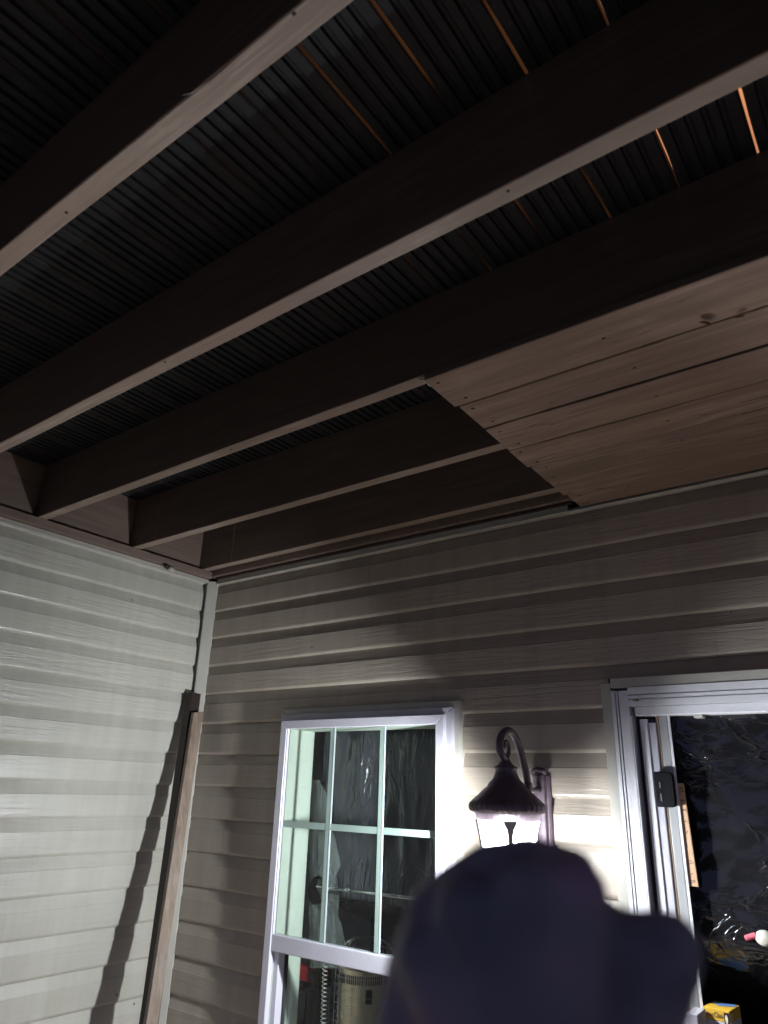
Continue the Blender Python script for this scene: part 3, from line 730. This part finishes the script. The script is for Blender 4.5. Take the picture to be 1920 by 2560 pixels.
# pink tube with cream pouch hanging on the sheet
q0 = pix(1864, 2346, 1, .03); q1 = pix(1890, 2338, 1, .03); q2 = pix(1912, 2346, 1, .03)
tag(MB().tube([q0, q0.lerp(q1, .05), q1], [.0062, .0068, .0068], 16).build('pink_tube', M['pink'], None), 'short pink tube hung against the black door sheet', 'tube')
tag(MB().ball(q2, (.022, .011, .018), 20, 14).build('cream_pouch', M['cream'], None, smooth=True), 'plain cream oval pouch at the end of the pink tube', 'pouch')

# ------------------------------------------------------------------ wall lantern
lx, ly = 1.655, -.235
lm = thing('wall_lamp', 'lit dark bronze lantern hanging from a crook on the back wall', 'lamp', (lx, 0, 1.72))
pl_ = MB(); w = .029
prof = [(lx - w, -.008), (lx - w, .0), (lx + w, .0), (lx + w, -.008), (lx + w - .007, -.013), (lx + w - .010, -.013), (lx + w - .013, -.024), (lx + .005, -.028), (lx - .005, -.028), (lx - w + .013, -.024), (lx - w + .010, -.013), (lx - w + .007, -.013)]
pl_.prism(prof, 2, 1.585, 1.803)
pl_.build('back_plate', M['lampmetal'], lm, bevel=.002)
MB().tube([(lx - .024, -.020, 1.806), (lx - .015, -.024, 1.815), (lx, -.026, 1.8185), (lx + .015, -.024, 1.815), (lx + .024, -.020, 1.806)], .0075, 10).build('plate_scroll', M['lampmetal'], lm, smooth=True)
MB().tube([(lx, -.026, 1.762), (lx, -.060, 1.760), (lx, -.098, 1.762)], [.009, .006, .007], 12).build('bracket', M['lampmetal'], lm, smooth=True)
MB().lathe([(.006, 1.730), (.011, 1.735), (.0125, 1.748), (.010, 1.755), (.0135, 1.762), (.0135, 1.776), (.010, 1.782)], (lx, -.100), 20).build('socket', M['lampmetal'], lm, smooth=True)
ctrl = [(-.100, 1.775), (-.112, 1.810), (-.128, 1.845), (-.150, 1.880), (-.178, 1.907), (-.205, 1.917), (-.232, 1.914), (-.255, 1.900), (-.268, 1.880), (-.268, 1.860), (-.255, 1.845), (-.240, 1.838)]
def smooth_path(pts, n=6):
    out = []
    for i in range(len(pts) - 1):
        p0 = pts[max(i - 1, 0)]; p1 = pts[i]; p2 = pts[i + 1]; p3 = pts[min(i + 2, len(pts) - 1)]
        for k in range(n):
            t = k / n
            out.append(tuple(.5 * (2 * b + (c - a) * t + (2 * a - 5 * b + 4 * c - d_) * t * t + (3 * b - a - 3 * c + d_) * t ** 3) for a, b, c, d_ in zip(p0, p1, p2, p3)))
    return out + [pts[-1]]
arm = [(lx, a, b) for a, b in smooth_path(ctrl)]
MB().tube(arm, .0100, 12, upv=(1, 0, 0), flat=1.1).build('arm', M['lampmetal'], lm, smooth=True)
cu = smooth_path([(-.238, 1.838), (-.222, 1.846), (-.214, 1.862), (-.217, 1.878), (-.228, 1.886), (-.238, 1.880), (-.239, 1.868)])
MB().tube([(lx, a, b) for a, b in cu], [.0065 - .0015 * i / len(cu) for i in range(len(cu))], 10).build('curl', M['lampmetal'], lm, smooth=True)
capp = [(.083, 1.680), (.090, 1.697), (.100, 1.7015), (.1035, 1.708), (.104, 1.715), (.1015, 1.722), (.097, 1.7275), (.090, 1.734), (.0785, 1.744), (.070, 1.752), (.061, 1.760), (.054, 1.765), (.0505, 1.772), (.045, 1.778), (.038, 1.785), (.0335, 1.794), (.0300, 1.803), (.0295, 1.810), (.034, 1.814), (.033, 1.8165), (.025, 1.820), (.018, 1.826), (.0125, 1.834), (.010, 1.840), (.012, 1.844), (.007, 1.850)]
def gad(a, z): return .0022 * math.cos(a * 34) if 1.700 < z < 1.726 else 0.0
shell = capp + []
mb = MB(); mb.lathe(capp, (lx, ly), 136, cap=False, wob=gad)
mb.lathe([(.081, 1.680), (.080, 1.700), (.060, 1.735), (.012, 1.748)], (lx, ly), 136, cap=False)
mb.lathe([(.081, 1.6800), (.083, 1.6800)], (lx, ly), 136, cap=False)
mb.build('cap', M['lampmetal'], lm, smooth=True)
gl = MB()
gn = 6; 
GP = [(.080, 1.6785), (.0715, 1.630), (.061, 1.570), (.056, 1.548)]
def arc_glass(a0, a1, n, name, mat):
    g_ = MB(); vs = [(lx + r * math.cos(math.radians(a0 + (a1 - a0) * k / n)), ly + r * math.sin(math.radians(a0 + (a1 - a0) * k / n)), z) for r, z in GP for k in range(n + 1)]
    w = n + 1
    g_.add(vs, [(i * w + k, i * w + k + 1, (i + 1) * w + k + 1, (i + 1) * w + k) for i in range(len(GP) - 1) for k in range(n)])
    g_.build(name, mat, lm, smooth=True)
arc_glass(147, 382, 44, 'glass', M['lampglass'])
arc_glass(22, 48, 6, 'glass', M['dimsideglass']); arc_glass(132, 147, 5, 'glass', M['dimsideglass']); arc_glass(48, 132, 18, 'glass', M['dimrearglass'])  # dim arcs added only to hold lamp light off the back wall
for k in range(4):
    a = math.radians(-58 + 90 * k)        # one rib faces the porch
    pth = []; rad = []
    for f, wv in ((0, .020), (.08, .016), (.16, .0105), (.28, .0085), (.42, .0070), (.7, .0055), (1, .0055)):
        z = 1.6795 + (1.548 - 1.6795) * f; r = .0835 + (.058 - .0835) * f
        pth.append((z, r, wv))
    m_ = MB(); vs = []
    for z, r, wv in pth:
        for (dr_, dt) in ((.0005, -wv), (.0005, wv), (.004, wv * .6), (.004, -wv * .6)):
            rr = r + dr_; vs.append((lx + rr * math.cos(a) - dt * math.sin(a), ly + rr * math.sin(a) + dt * math.cos(a), z))
    fs = [(i * 4 + q, i * 4 + (q + 1) % 4, (i + 1) * 4 + (q + 1) % 4, (i + 1) * 4 + q) for i in range(len(pth) - 1) for q in range(4)]
    fs += [(3, 2, 1, 0), tuple(len(vs) - 4 + q for q in range(4))]
    m_.add(vs, fs).build('rib', M['ribmetal'], lm)
MB().lathe([(.0535, 1.550), (.060, 1.550), (.060, 1.541), (.0535, 1.541)], (lx, ly), 40, cap=False).build('bottom_ring', M['lampmetal'], lm, smooth=False)
MB().lathe([(.004, 1.587), (.018, 1.593), (.026, 1.609), (.026, 1.623), (.018, 1.641), (.012, 1.653), (.012, 1.656)], (lx, ly), 28).build('bulb', emit_mat('lit_bulb', (.93, .97, 1.0), LAMP_L), lm, smooth=True)
MB().lathe([(.0125, 1.6565), (.015, 1.660), (.015, 1.690), (.010, 1.747)], (lx, ly), 24).build('bulb_socket', M['card'], lm, smooth=True)
# warm porch light of the floor above, seen only through the deck gaps
ud = bpy.data.lights.new('upstairs_light', 'POINT'); ud.energy = UP_W; ud.color = (1.0, .36, .07); ud.shadow_soft_size = .40
uo = bpy.data.objects.new('upstairs_light', ud); COL.objects.link(uo); uo.location = (2.42, -.75, 4.3)

# ------------------------------------------------------------------ lumber leaning in the corner
def lean(top, bot, name, mat, label):
    """top/bot: four (x,y,z) corners each, extended down to the floor"""
    t4 = [Vector(p) for p in top]; b4 = [Vector(p) for p in bot]; g4 = []
    for a, b in zip(t4, b4):
        d = b - a; g4.append(a + d * ((a.z - 0.0) / (a.z - b.z)))
    n = 26; rings = []
    for k in range(n + 1):
        f = k / n; ring = [a.lerp(b, f) for a, b in zip(t4, g4)]
        j = Vector((.0012 * noise.noise(Vector((f * 14, 1, len(name)))), .0012 * noise.noise(Vector((f * 14, 6, len(name)))), 0))
        rings.append([p + j for p in ring])
    vs = [p for r in rings for p in r]
    fs = [(i * 4 + q, i * 4 + (q + 1) % 4, (i + 1) * 4 + (q + 1) % 4, (i + 1) * 4 + q) for i in range(n) for q in range(4)]
    fs += [(3, 2, 1, 0), tuple(n * 4 + q for q in range(4))]
    return tag(MB().add(vs, fs).build(name, mat, None, bevel=.002), label, 'board')
# front board
tf = pix(485, 1781, 0, .105); tr = pix(509, 1779, 0, .105); bf = pix(366, 2560, 0, .32); br = pix(395, 2560, 0, .32)
th = .018
lean([(tf.x, tf.y, tf.z), (tr.x, tr.y, tr.z), (tr.x - th, tr.y, tr.z), (tf.x - th, tf.y, tf.z)],
     [(bf.x, bf.y, bf.z), (br.x, br.y, bf.z), (br.x - th, br.y, bf.z), (bf.x - th, bf.y, bf.z)], 'leaning_board', M['rawwood'], 'weathered brown board leaning in the corner, in front of a darker one')
ta = pix(464, 1731, 0, .012); ba = pix(347, 2560, 0, .235); tw = .050  # near-black colour stands in for the deep shade between the boards
lean([(ta.x + .045, ta.y, ta.z), (ta.x + .045, ta.y + tw, ta.z - .004), (ta.x, ta.y + tw, ta.z), (ta.x, ta.y, ta.z)],
     [(ba.x + .045, ba.y, ba.z), (ba.x + .045, ba.y + tw, ba.z), (ba.x, ba.y + tw, ba.z), (ba.x, ba.y, ba.z)], 'leaning_board', M['darkwood'], 'board darkened with painted shade, leaning behind the weathered one in the corner')

# ------------------------------------------------------------------ small debris
nz = pix(428, 1424, 0, .036)
nst = thing('mud_nest', 'small broken pale nest stuck under the brown plate of the left wall', 'nest', nz)
t = MB().ball(nz, (.014, .020, .012), 16, 10); t.build('shell', M['nest'], nst, smooth=True)
MB().ball(nz + Vector((.004, -.028, .006)), (.010, .018, .010), 12, 8).build('hollow', M['nail'], nst, smooth=True)
sp_ = pix(455, 238, 2, JB - .001); sq_ = pix(520, 205, 2, JB - .002)
MB().tube([sp_, sp_.lerp(sq_, .4) + Vector((0, 0, -.006)), sq_], [.0006, .0026, .0007], 6, flat=.4).build('splinter', M['rawwood'], bpy.data.objects['overhead_deck'])
for px_, py_ in ((166, 532), (735, 34), (1270, 478), (412, 905), (578, 1124), (925, 1012)):
    c_ = pix(px_, py_, 2, JB - .0004)
    MB().ball(c_, (.0035, .0028, .0008), 10, 5).build('nail', M['nail'], bpy.data.objects['overhead_deck'])
for (xa, ya), (xb, yb), yf in (((408, 1217), (414, 1380), J[3 - 2]), ((587, 1310), (592, 1400), J[0])):  # orange strips painted where light leaks down from the deck gaps
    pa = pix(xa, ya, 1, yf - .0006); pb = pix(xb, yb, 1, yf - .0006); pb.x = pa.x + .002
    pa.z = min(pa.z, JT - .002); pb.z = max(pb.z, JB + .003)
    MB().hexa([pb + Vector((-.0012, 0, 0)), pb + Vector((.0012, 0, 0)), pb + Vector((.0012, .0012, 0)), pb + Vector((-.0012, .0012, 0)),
               pa + Vector((-.0007, 0, 0)), pa + Vector((.0007, 0, 0)), pa + Vector((.0007, .0012, 0)), pa + Vector((-.0007, .0012, 0))]).build('painted_light_streak', plain('painted_light_streak', (.5, .17, .05), .8), bpy.data.objects['overhead_deck'])
def leaf(p, size, rot, label):
    A = Matrix.Rotation(rot, 3, 'Z') @ Matrix.Rotation(.7, 3, 'X')
    def fn(u, v):
        w = math.sin(math.pi * min(max(u, .02), .98)) ** .8 * .26
        q = Vector(((u - .5) * size, (v - .5) * 2 * w * size, .12 * size * math.sin(u * 3) - abs(v - .5) * .3 * size * w * 4))
        return Vector(p) + A @ q
    tag(MB().grid(fn, 8, 4).build('dead_leaf', M['leaf'], None, solid=.0006), label, 'leaf')
leaf(pix(1764, 806, 2, 2.655) + Vector((0, 0, -.002)), .032, .9, 'curled dead leaf caught in the plank seam at the right')
leaf(pix(1848, 788, 2, 2.657) + Vector((0, 0, -.004)), .018, .2, 'tiny dark leaf scrap at the far right of the plank seam')
leaf(pix(1140, 268, 1, -1.313), .055, 2.4, 'narrow dry leaf stuck high between the joist and the deck boards')
leaf(pix(850, 846, 1, -.909), .034, 1.4, 'dry leaf hanging on the dark face of the middle joist')
leaf(pix(775, 860, 1, -.909), .022, .4, 'small pale leaf chip on the dark face of the middle joist')

# ------------------------------------------------------------------ the photographer's raised fist, close to the lens
D0 = .215
HK = D0 / .27
def hp(px, py, d=0.0): return dep(px, py, D0 + d * HK)
hand = MB()
def caps(pts, rs, n=16):
    pts = [Vector(p) for p in pts]; rs = [r_ * HK for r_ in rs]
    hand.tube(pts, rs, n)
    for p, r in zip(pts, rs): hand.ball(p, r, 14, 10)
PX = D0 / FPX
kn = [(1440, 2230), (1310, 2230), (1165, 2275), (1060, 2385)]          # knuckles: index .. little finger
pp = [(1430, 2185), (1320, 2165), (1185, 2192), (1085, 2268)]          # first finger joints, further from the lens
dp = [(1400, 2330), (1290, 2320), (1170, 2350), (1080, 2410)]
tp = [(1390, 2420), (1285, 2415), (1175, 2440), (1095, 2480)]
rr = [.0108, .0112, .0106, .0092]
wr = hp(1330, 2960, -.030)
for (k, p, d, t_, r) in zip(kn, pp, dp, tp, rr):
    K = hp(*k, -.006); P = hp(*p, .030); D = hp(*d, .050); T = hp(*t_, .030)
    caps([K, K.lerp(P, .5), P], [r * 1.12, r, r * 1.02])
    caps([P, P.lerp(D, .5), D], [r * 1.02, r * .94, r * .92]); caps([D, T], [r * .9, r * .8])
    caps([wr, K.lerp(wr, .5), K], [.022, .0165, r * 1.15])
caps([hp(1060, 2480, .004), hp(1200, 2420, .01), hp(1330, 2380, .012), hp(1440, 2400, .01)], [.013, .018, .020, .018])
caps([hp(1040, 2600, .0), hp(1200, 2560, .006), hp(1350, 2540, .008), hp(1490, 2560, .004)], [.014, .019, .021, .018])
caps([hp(1100, 2740, -.006), hp(1300, 2720, .0), hp(1480, 2720, .0)], [.015, .021, .018])
caps([hp(1075, 2270, .024), hp(1185, 2196, .026), hp(1320, 2170, .026), hp(1430, 2190, .024)], [.0100, .0108, .0112, .0105])
caps([hp(1050, 2400, .0), hp(1180, 2300, .006), hp(1320, 2260, .006), hp(1445, 2260, .004)], [.0110, .0125, .0135, .0125])
caps([hp(1120, 2225, .02), hp(1220, 2170, .016), hp(1330, 2158, .014), hp(1420, 2180, .014)], [.0088, .0106, .0112, .0102])
caps([hp(1020, 2430, .008), hp(1075, 2300, .012), hp(1180, 2225, .012)], [.0100, .0110, .0115])
caps([hp(1010, 2580, .004), hp(1025, 2440, .006)], [.0120, .0105])
caps([hp(1505, 2330, .01), hp(1500, 2450, .004), hp(1480, 2600, .0)], [.0125, .015, .017])
caps([hp(1500, 2400, .006), hp(1580, 2378, .002), hp(1668, 2374, .002)], [.0150, .0142, .0140])
# thumb leaves the side of the palm and folds beside the index finger
caps([hp(1480, 2760, -.004), hp(1590, 2600, -.008), hp(1655, 2420, -.004), hp(1668, 2372, .002)], [.019, .0155, .0138, .0140])
caps([hp(1668, 2372, .002), hp(1676, 2420, .022), hp(1650, 2470, .034)], [.0140, .0125, .0100])
# wrist and forearm run down out of the picture
caps([wr, dep(1340, 3250, .18), dep(1380, 4200, .175)], [.028, .029, .036])
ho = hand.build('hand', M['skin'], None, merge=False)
rmo = ho.modifiers.new('one_surface', 'REMESH'); rmo.mode = 'VOXEL'; rmo.voxel_size = .0018; rmo.use_smooth_shade = True
smo = ho.modifiers.new('smooth', 'SMOOTH'); smo.factor = .5; smo.iterations = 22
tag(ho, 'blurred dark fist raised close to the lens, covering the lower part of the lamp', 'hand')
